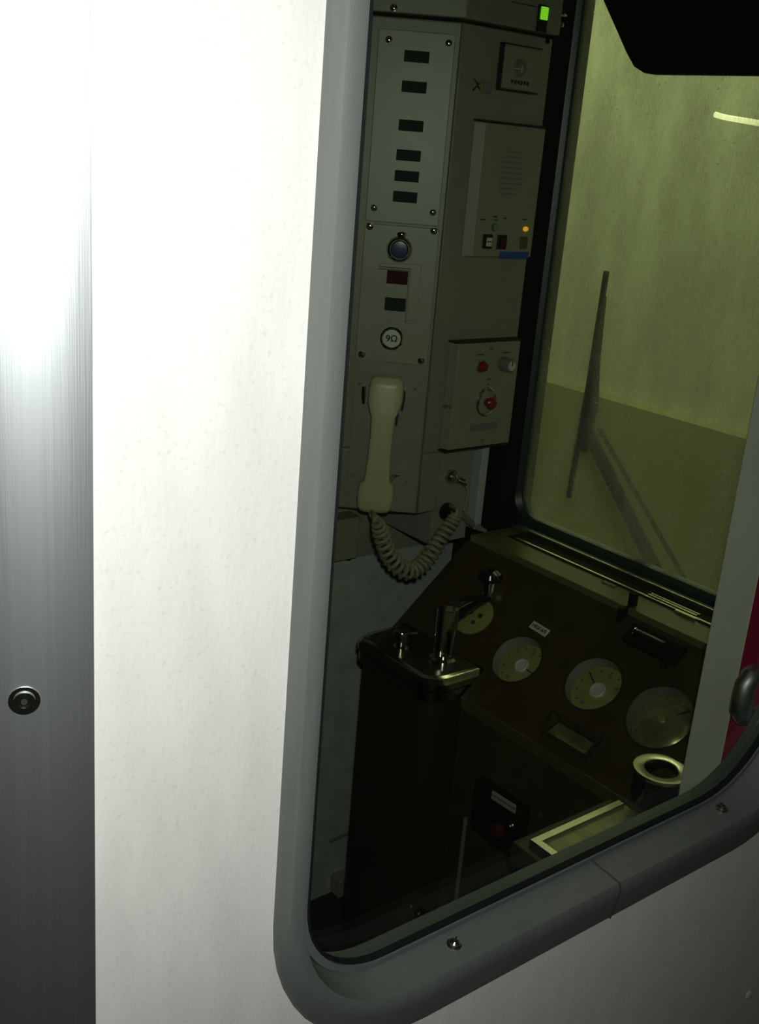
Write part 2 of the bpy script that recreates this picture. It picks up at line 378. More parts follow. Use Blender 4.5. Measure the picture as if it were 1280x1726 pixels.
# ------------------------------------------------------------------ window 2: windscreen
w2 = root('window_2', (1.36, .95, .975), 'dirty windscreen lit yellow-green from the station', 'window'); w2['kind'] = 'structure'
XL = lambda L, x: [(x, y, z) for y, z in L]
A0 = rrect(.62, 1.300, .972, 1.965, [.03, .05, .05, .05], 8); A1 = rrect(.635, 1.277, 1.004, 1.95, [.03, .045, .05, .05], 8); A2 = rrect(.642, 1.270, 1.010, 1.94, [.03, .045, .05, .05], 8)
b = MB(); b.loft([XL(A0, 1.372), XL(A0, 1.347), XL(A1, 1.347), XL(A2, 1.355), XL(A2, 1.372)], cap=False, closed_ring=True)
obj('window_frame', b, M_teal, w2)
b = MB(); b.loft([XL(A1, 1.3605), XL(A1, 1.3655)]); obj('glass', b, M_wsglass, w2, smooth=False)
# bright bottom rail and its dark rebate
b = MB(); b.box((1.333, .64, .988), (1.346, 1.262, .9965)); obj('sill_rail', b, M_alu, w2, bevel=.002)
b = MB(); b.lathe((0, 0, 0), [(.014, 0), (.014, .004), (.011, .008), (0, .010)], n=24, rot=None)
bmesh.ops.transform(b.b, matrix=Matrix.Translation((1.343, 1.268, 1.012)) @ Matrix.Rotation(-PI / 2, 4, 'Y'), verts=b.b.verts)
obj('corner_knob', b, M_blackg, w2)
# blind-like visor
vis = root('sun_visor', (1.3, .95, 1.735), 'black sun visor with a slanted corner hanging before the windscreen', 'sun visor')
FX = Fr((1.322, 0, 0), (0, -1, 0), (0, 0, 1))
pp = [pick(p, FX) for p in ((1004, -30), (1056, 88), (1068, 110), (1085, 121), (1105, 124), (1290, 126))]
poly = pp + [(-.66, pp[-1][1]), (-.66, 1.93), (pp[0][0] - .03, 1.93)]
b = MB(FX); b.prism(poly, -.008, 0); obj('shade_panel', b, M_black, vis, bevel=.0006)
b = MB(FX)
edge = [(u, v, -.004) for u, v in pp[:]] + [(-.66, pp[-1][1], -.004)]
b.tube([FX(*e) for e in edge], .0016, 6) if False else b.tube(edge, .0018, 6); obj('edge_binding', b, M_purple, vis)
b = MB(FX); b.cyl((-1.25, 1.93, -.004), .006, .6, 'x'); obj('mounting_rod', b, M_chromed, vis)
# defroster ledge below the windscreen
led = root('defroster_ledge', (1.3, .95, .96), 'olive ledge with air slots below the windscreen', 'ledge')
b = MB(); b.box((1.2445, .60, .955), (1.346, 1.273, .985)); obj('ledge_panel', b, M_olive, led, bevel=.002)
b = MB(); b.box((1.300, .66, .9852), (1.332, 1.235, .9868)); vt = obj('air_slot', b, M_black, led)
for dx in (0, .007):
    b = MB(); b.box((1.306 + dx, .845, .9868), (1.3095 + dx, .935, .990)); obj('slat', b, M_alu, vt)
b = MB(); b.box((1.295, .838, .985), (1.301, .876, .9895)); obj('bright_tab', b, M_alu, led)
b = MB(); b.box((1.286, .985, .985), (1.293, 1.01, .987)); obj('bright_tab', b, M_olive, led)
b = MB(); b.box((1.3005, .68, .9855), (1.3045, 1.22, .9885)); obj('slot_lip', b, M_alu, led)
# wiper outside
wp = root('windscreen_wiper', (1.39, 1.1, 1.07), 'black windscreen wiper resting outside on the dirty glass', 'wiper')
FO = Fr((1.372, 0, 0), (0, -1, 0), (0, 0, 1))
a = pick((1023, 457), FO); c = pick((959, 838), FO)
b = MB(FO); b.tube([(a[0], a[1], .0), ((a[0] + c[0]) / 2, (a[1] + c[1]) / 2, -.003), (c[0], c[1], 0)], .0048, 8); obj('blade', b, M_black, wp)
FO2 = Fr((1.384, 0, 0), (0, -1, 0), (0, 0, 1))
q = [pick(p, FO2) for p in ((1019, 500), (1003, 610), (996, 690), (985, 760))]
b = MB(FO2); b.tube([(x, y, 0) for x, y in q], [.004, .009, .013, .006], 8); obj('blade_bracket', b, M_black, wp)
FO3 = Fr((1.400, 0, 0), (0, -1, 0), (0, 0, 1))
for i, (p, q_) in enumerate((((990, 725), (1118, 985)), ((1010, 722), (1160, 985)))):
    a = pick(p, FO2); c = pick(q_, FO3)
    b = MB(); b.tube([FO2(a[0], a[1], 0), FO3(c[0], c[1], 0)], .011 if i == 0 else .004, 8); obj('arm', b, M_black, wp)
b = MB(); b.cyl((1.372, .93, .955), .02, .045, 'x'); obj('pivot', b, M_black, wp)
# ------------------------------------------------------------------ station seen through the windscreen
obj('wall_station', MB().box((4.2, -1, .55), (4.35, 8, 4.0)), M_tile, kind='structure', label='pale station wall beyond the windscreen')
obj('trim_2', MB().box((4.1, -1, -1.2), (4.22, 8, .55)), M_dado, kind='structure', label='brown lower band of the station wall')
obj('trim_3', MB().box((3.4, -1, -1.0), (4.1, 8, -.25)), M_yell, kind='structure', label='yellow platform edge beyond the windscreen')
lamp = root('lamp_reflection_tube', (2.5, 1.6, 1.75), 'glowing yellow tube added for a lamp reflection in the windscreen', 'lamp reflection')  # glowing tube added where a lamp's reflection streaks the windscreen
FT = Fr((2.5, 0, 0), (0, -1, 0), (0, 0, 1))
a = pick((1206, 193), FT); c = pick((1300, 211), FT)
b = MB(FT); b.tube([(a[0], a[1], 0), (a[0] + .03, a[1] - .006, 0), (c[0], c[1], 0), (c[0] + .5, c[1] - .02, 0)], .007, 8); obj('tube', b, M_tube, lamp)
b = MB(FT); b.box((c[0] + .48, c[1] - .04, -.02), (c[0] + .53, c[1] + .01, .02)); obj('tube_end_block', b, M_gray, lamp)

# ------------------------------------------------------------------ corner post of the cab
pt = obj('trim_4', MB().box((1.0, .5815, .825), (1.045, .6275, 2.05)), M_post, kind='structure', bevel=.002, label='off-white cab corner post')
b = MB(); b.box((.9995, .5455, .825), (1.045, .5813, 2.05)); obj('stripe', b, M_crim, pt, bevel=.001, label='crimson stripe')
gh = root('reflection_loop', (.985, .55, 1.02), 'short steel loop added for a silvery reflection at the crimson stripe', 'reflection stand-in')  # steel loop added in place of a bright reflection in the glass
b = MB(); b.tube([(.9995, .560, 1.100), (.988, .560, 1.098), (.982, .560, 1.090), (.981, .560, 1.075), (.982, .560, 1.060), (.988, .560, 1.052), (.9995, .560, 1.050)], .0115, 14); obj('steel_loop', b, M_steel, gh)

# ================================================================== EQUIPMENT CABINET
cab = root('equipment_cabinet', (1.12, 1.28, 1.04), 'cream chamfered equipment cabinet filling the corner beside the windscreen', 'cabinet')
zb = 1.040; zt = 1.785
A = FA(-.142, 0, 0); 
foot = [(A.x, A.y), (1.118, 1.274), (1.160, 1.274), (1.305, 1.274), (1.305, 1.299), (.995, 1.299 + .075), (A.x - .02, 1.40)]
foot = [(A.x, A.y), (1.118, 1.274), (1.305, 1.274), (1.305, 1.417), (A.x - .035, 1.417), (A.x - .030, A.y + .012)]
# body in two heights: full depth down to the base, stepped base over the lower plate
b = MB(); b.loft([[(x, y, 1.142) for x, y in foot], [(x, y, zt) for x, y in foot]])
footl = [(A.x, A.y), (1.118, 1.274), (1.160, 1.274), (1.160, 1.417), (A.x - .035, 1.417), (A.x - .030, A.y + .012)]
b.loft([[(x, y, zb) for x, y in footl], [(x, y, 1.142) for x, y in footl]])
obj('cabinet_body', b, M_cream, cab, smooth=False, bevel=.003)
# side return strips left of the chamfer
b = MB(FA); b.box((-.1415, zb + .002, -.001), (-.129, zt, .004)); obj('edge_strip', b, M_cream, cab, bevel=.0015)
# upper indicator panel
def panel(u0, u1, v0, v1, t=.0025): return MB(FA).box((u0, v0, -.001), (u1, v1, t))
ip = obj('indicator_panel', panel(-.1195, -.0085, 1.500, 1.768), M_cream2, cab, bevel=.0012)
for v in (1.7342, 1.6932, 1.640, 1.5983, 1.5687, 1.5389):
    b = MB(FA); b.box((-.0803, v - .0078, .002), (-.0440, v + .0078, .0042)); obj('indicator_lens', b, M_dwin, ip, bevel=.0006)
for u, v, t in ((-.1041, 1.754, .4), (-.0176, 1.7557, -.5), (-.1074, 1.5197, .6), (-.0185, 1.520, .9)): screw(ip, FA, u, v, .0025, .0036, tilt=t)
sp = obj('switch_panel', panel(-.1195, -.0060, 1.2875, 1.4965), M_cream2, cab, bevel=.0012)
for u, v, t in ((-.1118, 1.4922, .4), (-.0143, 1.4935, -.5), (-.1098, 1.2965, .6), (-.0159, 1.2945, .9)): screw(sp, FA, u, v, .0025, .0040, tilt=t)
# round key switch with chrome ring
b = MB(FA); b.lathe((-.0640, 1.4620, .002), [(.0195, 0), (.0195, .004), (.0175, .008), (.0150, .009), (.0145, .006), (0, .006)], n=32); ks = obj('key_switch', b, M_chromed, sp)
b = MB(FA); b.lathe((-.0640, 1.4620, .002), [(.0142, .0062), (.0120, .0085), (0, .0092)], n=28)
obj('blue_lens', b, M_navy, sp, label='dark blue lens')
b = MB(FA); b.sph((-.077, 1.4505, .009), .003); obj('ring_rivet', b, M_chrome, sp)
b = MB(FA); b.sph((-.0625, 1.4845, .008), .005, (1.5, .9, .8)); obj('key_tab', b, M_chrome, sp)
# switch guard: bent angle around the two switches
b = MB(FA)
b.prism([(-.0926, 1.4385), (-.0285, 1.4420), (-.0285, 1.3560), (-.0445, 1.3560), (-.0445, 1.4300), (-.0500, 1.4345), (-.0926, 1.4335)], .002, .0045)
b.box((-.0460, 1.3560, .002), (-.0436, 1.4330, .022)); b.box((-.0926, 1.4325, .002), (-.0436, 1.4350, .022))
obj('switch_guard', b, M_cream2, sp, bevel=.0008)
for v, m, l in ((1.4195, M_dred, 'dark red rocker'), (1.3785, M_dwin, 'black rocker')):
    b = MB(FA); b.box((-.0800, v - .0100, .002), (-.0475, v + .0100, .0045)); k = b
    k.box((-.0790, v - .0090, .0045), (-.0630, v + .0090, .0062)); obj('rocker_switch', b, m, sp, bevel=.0008, label=l)
b = MB(FA); b.lathe((-.0645, 1.3258, .002), [(.0182, 0), (.0182, .0045), (.0160, .0060), (.0140, .0045), (.0140, .003), (0, .003)], n=32); obj('badge_ring', b, M_chromed, sp)
b = MB(FA); b.lathe((-.0645, 1.3258, .002), [(.0142, .0032), (.0142, .0040), (0, .0044)], n=28); obj('round_badge', b, M_label, sp, label='white round badge')
text('badge_text', '9\u03a9', FA, -.0648, 1.3255, .0068, .0135, M_ink, sp, sx=1.1)
hp = obj('phone_panel', panel(-.1190, -.0030, 1.0450, 1.2560, .0015), M_cream, cab, bevel=.001)
for u, v in ((-.1094, 1.2509), (-.0214, 1.2499), (-.1089, 1.0984), (-.0212, 1.0952)):
    b = MB(FA); b.lathe((u, v, .001), [(.0030, 0), (.0030, .0012), (.0016, .0016), (.0014, .0008), (0, .0008)], n=14); obj('screw', b, M_gray, hp)
# chrome cradle hooks
for (u, v, h) in ((-.1005, 1.236, .026), (-.0385, 1.232, .030)):
    s = -1 if u < -.07 else 1
    b = MB(FA); b.tube([(u, v + h / 2, .002), (u + s * .0015, v + h / 2 - .002, .018), (u + s * .001, v, .024), (u, v - h / 2, .020)], [.0022, .003, .0035, .002], 10); obj('cradle_hook', b, M_chrome, cab)
b = MB(FA); b.tube([(-.034, 1.112, .002), (-.036, 1.110, .016), (-.044, 1.108, .022), (-.047, 1.100, .022)], .0028, 10); obj('cradle_hook', b, M_chrome, cab)
b = MB(FA); b.tube([(-.045, 1.206, .004), (-.043, 1.207, .016), (-.046, 1.198, .020)], .0022, 8); obj('cradle_hook', b, M_chrome, cab)
# right face: corner trim highlight and lock
b = MB(); b.tube([(1.1172, 1.2733, zb + .003), (1.1172, 1.2733, zt - .002)], .0022, 10); obj('corner_bead', b, mat('glossy_cream_bead', (.60, .62, .60), .28, .9), cab)
u, v = 1.160, 1.222
b = MB(FB); b.lathe((u, v, 0), [(.0085, 0), (.0085, .006), (.0062, .010), (.0060, .017), (0, .017)], n=24); lk = obj('cam_lock', b, M_chromed, cab)
b = MB(FB); b.box((u - .0045, v - .001, .0165), (u + .0045, v + .001, .0178)); obj('key_slot', b, M_ink, lk)
b = MB(FB); b.box((1.158, 1.698, 0), (1.1650, 1.7075, .006)); b.tube([(1.148, 1.712, .002), (1.150, 1.704, .010), (1.148, 1.697, .002)], .0018, 8); ct = obj('door_catch', b, M_chromed, cab)
b = MB(FB); b.box((1.1660, 1.6945, 0), (1.1800, 1.7110, .007)); obj('catch_plate', b, M_gray, ct, bevel=.001)

# unit above the cabinet with the green lamp
ov = root('overhead_unit', (1.15, 1.26, 1.79), 'cream overhead unit with a lit green lamp above the cabinet', 'control unit')
A2_ = FA(-.142, 0, .012)
ft2 = [(A2_.x, A2_.y), (1.113, 1.262), (1.305, 1.262), (1.305, 1.417), (A2_.x - .035, 1.417), (A2_.x - .03, A2_.y + .01)]
b = MB(); b.loft([[(x, y, 1.789) for x, y in ft2], [(x, y, 1.99) for x, y in ft2]]); obj('unit_body', b, M_cream, ov, smooth=False, bevel=.002)
FA2 = Fr(FA(0, 0, .0122), FA.r, FA.u); FB2 = Fr((0, 1.262, 0), (1, 0, 0), (0, 0, 1))
u, v = pick((664, 13), FA2); screw(ov, FA2, u, v, 0, .0038)
u, v = pick((914, 27), FB2)
b = MB(FB2); b.box((u - .0105, v - .022, 0), (u + .0105, v + .015, .003)); obj('lamp_bezel', b, M_blackg, ov, bevel=.0008)
b = MB(FB2); b.box((u - .0070, v - .0055, .003), (u + .0080, v + .0125, .0055)); obj('green_lamp', b, M_green, ov, bevel=.0012, label='lit green lamp')
b = MB(FB2); b.box((u + .0135, v - .036, 0), (u + .0185, v - .024, .004)); obj('latch', b, M_black, ov)
b = MB(FB2); b.box((u - .066, v + .010, -.001), (u - .012, v + .0112, .001)); obj('seam', b, M_ink, ov)
b = MB(FB2); b.sph((1.300, v - .008, .006), .004); b.sph((1.303, v + .006, .004), .0045, (1.6, .7, 1)); obj('hinge_pin', b, M_chrome, ov)

# ------------------------------------------------------------------ small framed meter high on the right face
fm = root('framed_meter', (1.236, 1.27, 1.70), 'small framed dark meter high on the cabinet, below the green lamp', 'meter')
b = MB(FB); b.box((1.1965, 1.703, 0), (1.2760, 1.7665, .006)); obj('meter_frame', b, M_cream, fm, bevel=.001)
b = MB(FB); b.box((1.2005, 1.7060, .006), (1.2720, 1.7630, .0075)); obj('meter_face', b, M_creambox, fm, bevel=.0006)
b = MB(FB); b.box((1.1945, 1.7015, 0), (1.2760, 1.7045, .0085)); b.box((1.1945, 1.7045, 0), (1.1972, 1.7675, .0085)); b.box((1.1945, 1.7655, 0), (1.2760, 1.7675, .0085)); obj('shadow_strips', b, M_ink, fm)  # solid black strips put in for the shadow around the frame
b = MB(FB); b.lathe((1.2340, 1.7360, .0075), [(.013, 0), (.013, .001), (.009, .0015), (.009, .003), (0, .0035)], n=24); obj('meter_dial', b, M_gray, fm)
b = MB(FB); b.box((1.215, 1.7335, .011), (1.236, 1.7345, .012)); b.box((1.2335, 1.729, .011), (1.2345, 1.739, .012)); obj('needle', b, M_label, fm)
text('meter_text', 'DUAL AIR', FB, 1.2400, 1.7145, .0078, .0085, M_ink, fm) if False else None
for k in range(6):
    b = MB(FB); b.box((1.2180 + k * .0065, 1.7135 - (k % 2) * .001, .0075), (1.2225 + k * .0065, 1.7185, .0080)); obj('printed_mark', b, M_ink, fm)

# ------------------------------------------------------------------ intercom speaker box
ic = root('intercom_box', (1.228, 1.262, 1.457), 'cream intercom speaker box with small buttons and blue tape', 'intercom')
D = .014; FI = Fr((0, 1.274 - D, 0), (1, 0, 0), (0, 0, 1))
x0, z1 = 1.158, 1.655; x1, z0 = 1.2985, 1.457
b = MB(FB); b.loft([[(x0, z0, 0), (x1, z0, 0), (x1, z1, 0), (x0, z1, 0)], [(x0 + .012, z0 + .001, D), (x1 - .001, z0 + .001, D), (x1 - .001, z1 - .001, D), (x0 + .012, z1 - .001, D)]]); obj('housing', b, M_creambox, ic, smooth=False, bevel=.0015)
b = MB(FB); b.box((x0 - .002, z1, 0), (x1 + .002, z1 + .0028, D * .85)); obj('top_gasket', b, M_ink, ic)
u, v = pick((862, 292), FI)
b = MB(FI); b.cyl((u, v, -.001), 1, .0016, n=48, sc=(.0265, .0375)); g = obj('speaker_grille', b, M_creamwall, ic)
for i in range(-4, 5):
    hw = .0240 * math.sqrt(max(0, 1 - (i / 5.2) ** 2)); b = MB(FI); b.box((u - hw, v + i * .0078 - .0011, .0006), (u + hw, v + i * .0078 + .0011, .0009)); obj('grille_slot', b, M_gray, g)
def onI(p): return pick(p, FI)
u, v = onI((821, 407)); b = MB(FI); b.box((u - .0095, v - .0110, 0), (u + .0095, v + .0110, .003)); k1 = obj('push_button', b, M_blackg, ic, bevel=.0008, label='black button with white mark')
b = MB(FI); b.box((u - .0035, v - .0070, .003), (u + .0075, v + .0060, .0036)); obj('button_mark', b, M_label, k1)
b = MB(FI); b.box((u - .0025, v - .0010, .0036), (u + .0065, v + .0008, .0039)); obj('button_line', b, M_ink, k1)
u, v = onI((845, 408)); b = MB(FI); b.box((u - .0095, v - .0110, 0), (u + .0095, v + .0110, .003)); k2 = obj('push_button', b, M_blackg, ic, bevel=.0008, label='black button with red cap')
b = MB(FI); b.box((u - .0040, v - .0080, .003), (u + .0080, v + .0065, .0052)); obj('button_cap', b, M_dred, k2, bevel=.0008)
u, v = onI((882, 409)); b = MB(FI); b.box((u - .0070, v - .0095, 0), (u + .0070, v + .0095, .0035)); obj('push_button', b, mat('brown_button', (.13, .09, .04), .4), ic, bevel=.0008, label='brown button')
u, v = onI((833, 383)); b = MB(FI); b.lathe((u, v, 0), [(.0062, 0), (.0062, .0015), (.0045, .0040), (0, .0055)], n=20); obj('pilot_lamp', b, M_clear, ic, label='clear pilot lamp')
u, v = onI((886, 386)); b = MB(FI); b.lathe((u, v, 0), [(.0055, 0), (.0055, .0010), (.0042, .0028), (0, .0038)], n=20, sc=(1, .7)); obj('pilot_lamp', b, M_amber, ic, label='glowing amber pilot lamp')
u0, v0 = onI((843, 424)); u1, v1 = onI((890, 436)); b = MB(FI); b.box((u0, v1, 0), (u1, v0, .0007)); obj('blue_tape', b, M_blue, ic, label='strip of blue tape')
for p, wd in (((835, 365), .009), ((836, 371), .006), ((884, 370), .008), ((815, 370), .010), ((852, 368), .005)):
    u, v = onI(p); b = MB(FI); b.box((u - wd / 2, v - .0010, 0), (u + wd / 2, v + .0008, .0004)); obj('printed_mark', b, M_ink, ic)

# ------------------------------------------------------------------ lower control box
cb = root('control_box', (1.23, 1.262, 1.145), 'cream control box with red button, lamp and knob on the lower cabinet', 'control box')
D = .020; FC = Fr((0, 1.274 - D, 0), (1, 0, 0), (0, 0, 1))
x0, x1, z0, z1 = 1.1560, 1.2925, 1.149, 1.3245
b = MB(FB); b.loft([[(x0 - .004, z0, 0), (x1 + .004, z0, 0), (x1 + .004, z1, 0), (x0 - .004, z1, 0)], [(x0, z0 + .001, D), (x1, z0 + .001, D), (x1, z1 - .001, D), (x0, z1 - .001, D)]]); obj('housing', b, M_creambox, cb, smooth=False, bevel=.002)
b = MB(FB); b.box((x0 - .006, z1, 0), (x1 + .006, z1 + .0025, D * .9)); obj('cover_gasket', b, M_ink, cb)
b = MB(FB); b.box((x0 - .006, z0 - .0030, 0), (x1 + .004, z0 - .0010, D * .9)); obj('cover_gasket', b, M_ink, cb)
onC = lambda p: pick(p, FC)
u, v = onC((811, 617)); b = MB(FC); b.lathe((u, v, 0), [(.0090, 0), (.0090, .004), (.0075, .010), (.0050, .012), (0, .0125)], n=24); b2 = b; rl = obj('red_lamp', b, M_red, cb, label='red lamp lens')
b = MB(FC); b.lathe((u, v, 0), [(.0105, 0), (.0105, .003), (.0092, .0035), (.0092, 0)], n=24); obj('lamp_ring', b, M_chromed, cb)
u, v = onC((849, 613)); b = MB(FC); b.lathe((u, v, 0), [(.0120, 0), (.0120, .003), (.0112, .018), (.0100, .020), (0, .020)], n=24); kn = obj('selector_knob', b, M_gray, cb)
b = MB(FC); b.lathe((u, v, .020), [(.0080, 0), (.0080, .0006), (0, .0008)], n=20); obj('knob_cap', b, M_hub, kn); b = MB(FC); b.box((u - .001, v, .0207), (u + .001, v + .0075, .0212)); obj('pointer', b, M_ink, kn)
u, v = onC((819, 677)); b = MB(FC); b.lathe((u, v, 0), [(.0215, 0), (.0215, .0025), (.0195, .004), (.0165, .003), (.0165, .0015), (0, .0015)], n=36, sc=(1, 1.15)); obj('button_ring', b, M_chromed, cb)
b = MB(FC); b.lathe((u, v, .0015), [(.0165, 0), (.0140, .0015), (0, .0018)], n=30, sc=(1, 1.15)); obj('button_well', b, M_creamwall, cb)
b = MB(FC); b.lathe((u, v, .002), [(.0070, 0), (.0070, .008), (.0100, .010), (.0100, .014), (.0080, .016), (0, .017)], n=24); obj('red_button', b, M_red, cb, label='red push button')
u0, v0 = onC((793, 717)); u1, v1 = onC((838, 728)); b = MB(FC); b.box((u0, v0 - .0105, 0), (u1, v0 + .0005, .0008)); obj('nameplate', b, M_gray, cb, label='dark grey nameplate')
for p in ((829, 588), (813, 743)): u, v = onC(p); b = MB(FC); b.cyl((u, v, 0), .0038, .0012, n=16); obj('screw', b, M_gray, cb)
for p, wd in (((810, 598), .017), ((854, 594), .019), ((824, 639), .010), ((824, 648), .004)):
    u, v = onC(p); b = MB(FC); b.box((u - wd / 2, v - .0009, 0), (u + wd / 2, v + .0007, .0004)); obj('printed_mark', b, M_ink, cb)

# ------------------------------------------------------------------ recessed plate with cable sockets, white conduit
lp = obj('socket_plate', MB(FB).box((1.1605, .976, -.1425), (1.243, 1.1415, -.010)), mat('grey_brown_plate', (.30, .29, .25), .5), label='grey brown plate below the control box, holding the cable sockets', cat='plate', bevel=.001)
FPl = Fr((0, 1.284, 0), (1, 0, 0), (0, 0, 1))
cn = obj('wall_conduit', MB(FB).box((1.2575, .990, -.1425), (1.2735, 1.1415, -.004)), mat('white_conduit', (.50, .52, .52), .4), label='pale vertical conduit between the socket plate and the black pillar', cat='conduit', bevel=.002)
for p, s, l, lb in (((757, 803), 1, 'upper chrome cable socket with a short lead, above the coiled cord', 1), ((749, 862), 1.25, 'lower black cable socket where the coiled cord ends', 0)):
    u, v = pick(p, FPl); u += .004
    rt = root('cable_socket', FPl(u, v, 0), l, 'socket')
    b = MB(FPl); b.lathe((u, v, 0), [(.0125 * s, 0), (.0125 * s, .006), (.0105 * s, .010), (.0080 * s, .010), (.0075 * s, .016), (.004 * s, .018), (0, .018)], n=28); so = obj('socket_body', b, M_chromed if lb else M_blackg, rt)
    b = MB(FPl)
    for k in range(4): b.cyl((u + .005 * s * math.cos(k * PI / 2 + .6), v + .005 * s * math.sin(k * PI / 2 + .6), .0165), .0013, .002, n=8)
    obj('contact_pins', b, M_chrome, rt)
    if lb:
        b = MB(FPl); b.tube([(u + .003, v - .002, .012), (u + .012, v - .006, .020), (u + .018, v - .011, .020)], [.005, .0055, .004], 12); obj('plug', b, M_chromed, rt)
        b = MB(FPl); b.tube([(u + .018, v - .011, .020), (u + .022, v - .022, .022), (u + .018, v - .040, .026), (u + .012, v - .055, .028)], .0022, 8); obj('lead', b, M_cord, rt)
# junction box on the far wall
jb = root('junction_box', (1.09, 1.40, .91), 'small tan junction box on the far wall below the cabinet', 'box')
FJ = Fr((0, 1.417, 0), (1, 0, 0), (0, 0, 1)); FJf = Fr((0, 1.382, 0), (1, 0, 0), (0, 0, 1))
ua, va = pick((568, 878), FJf); ub, vb = pick((602, 940), FJf)
b = MB(FJ); b.box((ua - .01, vb, 0), (ub, va - .002, .035)); obj('box_body', b, M_creambox, jb, bevel=.0015)
b = MB(FJ); b.box((ua - .012, va - .002, 0), (ub + .002, va + .001, .037)); obj('lid', b, M_cream, jb, bevel=.0008)
b = MB(FJ); b.cyl(((ub - .006), vb - .008, .018), .005, .009, 'y', n=14); obj('cable_gland', b, M_black, jb)
b = MB(FJ); b.box((ub + .0002, vb + .012, .014), (ub + .0010, va - .010, .018)); obj('seam', b, M_ink, jb)
# second little box near the floor
u, v = pick((572, 1545), Fr((0, 1.42, 0), (1, 0, 0), (0, 0, 1))); v = max(v, .225)
b = MB(); b.box((u - .03, 1.39, v - .02), (u + .02, 1.42, v + .02)); fb = obj('floor_box', b, M_creamwall, label='small dim box low on the grey wall beside the pedestal', cat='box', bevel=.002)
b = MB(); b.box((u - .012, 1.386, v - .012), (u - .002, 1.39, v + .004)); obj('socket', b, M_black, fb)
b = MB(); b.tube([(u - .04, 1.417, v + .10), (u + .03, 1.417, v + .104)], .003, 8); obj('pipe_clip', b, M_gray, label='thin horizontal pipe above the small floor box', cat='pipe')

# ================================================================== TELEPHONE HANDSET
ph = root('telephone_handset', FA(-.068, 1.05, .03), 'ivory telephone handset hanging upright on the cabinet, with a coiled tan cord', 'telephone handset')
secs = [(1.0460, .017, .016, .030), (1.0490, .0235, .009, .036), (1.0560, .0280, .006, .040), (1.0720, .0295, .006, .042), (1.0880, .0290, .008, .043), (1.0960, .0265, .014, .044), (1.1020, .0205, .020, .045),
        (1.1400, .0185, .023, .047), (1.1800, .0180, .023, .047), (1.2080, .0195, .021, .046), (1.2180, .0235, .014, .045), (1.2300, .0270, .007, .043), (1.2540, .0270, .006, .041), (1.2640, .0255, .007, .039), (1.2690, .0200, .010, .034)]
loops = []
for v, hw, wa, wb in secs:
    c = -.0700 - .0045 * (1.2690 - v) / .22 + .004; cw = (wa + wb) / 2; hh = (wb - wa) / 2; L = []
    for k in range(28):
        a = 2 * PI * k / 28; ca, sa = math.cos(a), math.sin(a); e = .42
        L.append((c + hw * math.copysign(abs(ca) ** e, ca), v, cw + hh * math.copysign(abs(sa) ** e, sa)))
    loops.append(L)
obj('handset_body', MB(FA).loft(loops), M_phone, ph)
b = MB(FA); b.cyl((-.069, 1.244, .002), .019, .006, n=28); obj('earpiece', b, M_phone, ph)
b = MB(FA); b.cyl((-.0725, 1.073, .002), .020, .006, n=28); obj('mouthpiece', b, M_phone, ph)
b = MB(FA); b.box((-.0475, 1.196, .022), (-.0445, 1.222, .036)); obj('dark_inlay', b, M_navy, ph, bevel=.0008)
# coiled cord
FCd = Fr((0, 1.235, 0), (1, 0, 0), (0, 0, 1))
def cp(p, w=0): q = pick(p, FCd, w); return FCd(q[0], q[1], w)
ctl = [FA(-.0745, 1.049, .026), cp((634, 874)), cp((641, 893)), cp((650, 922)), cp((666, 948)), cp((690, 962)), cp((712, 950)), cp((730, 926)), cp((746, 902)), cp((762, 880)), cp((770, 866))]
def cr(P, t):
    n = len(P) - 1; x = min(max(t, 0), .99999) * n; i = int(x); f = x - i
    p0, p1, p2, p3 = P[max(i - 1, 0)], P[i], P[i + 1], P[min(i + 2, n)]
    return 0.5 * ((2 * p1) + (p2 - p0) * f + (2 * p0 - 5 * p1 + 4 * p2 - p3) * f * f + (3 * p1 - p0 - 3 * p2 + p3) * f ** 3)
S = 900; pts = []; rad_ = []; turns = 29; view = (CAM - ctl[5]).normalized()
for i in range(S + 1):
    t = i / S; c = cr(ctl, t); tg = (cr(ctl, min(t + .004, 1)) - cr(ctl, max(t - .004, 0))).normalized()
    s1 = tg.cross(view).normalized(); s2 = tg.cross(s1)
    env = .0115 * min(1, max(0, (t - .05) / .16)) * (1 if t < .72 else max(.62, 1 - (t - .72) * 1.3))
    if t > .95: env *= (1 - t) / .05
    a = 2 * PI * turns * (t - .05) ** 1.0
    pts.append(c + (s1 * math.cos(a) + s2 * math.sin(a)) * env)
obj('coiled_cord', MB().tube(pts, .0033, 8), M_cord, ph)
b = MB(); b.tube([ctl[-1], cp((772, 858)), FPl(1.190, 1.045, .012)], .0030, 8); obj('cord_plug', b, M_cord, ph)
b = MB(FA); b.tube([(-.0745, 1.051, .026), (-.0735, 1.040, .026), (-.070, 1.033, .026)], [.0050, .0042, .0032], 10); obj('strain_relief', b, M_cord, ph)
# dark strut from the plate down to the ledge
def cpl(p, fr): q = pick(p, fr); return fr(q[0], q[1], 0)
b = MB(); b.tube([cpl((778, 868), FPl), cpl((800, 886), FPl), Vector((1.272, 1.262, .990))], [.006, .007, .003], 8); obj('support_strut', b, M_gray, label='dark diagonal strut between the lower socket and the windscreen ledge', cat='strut')

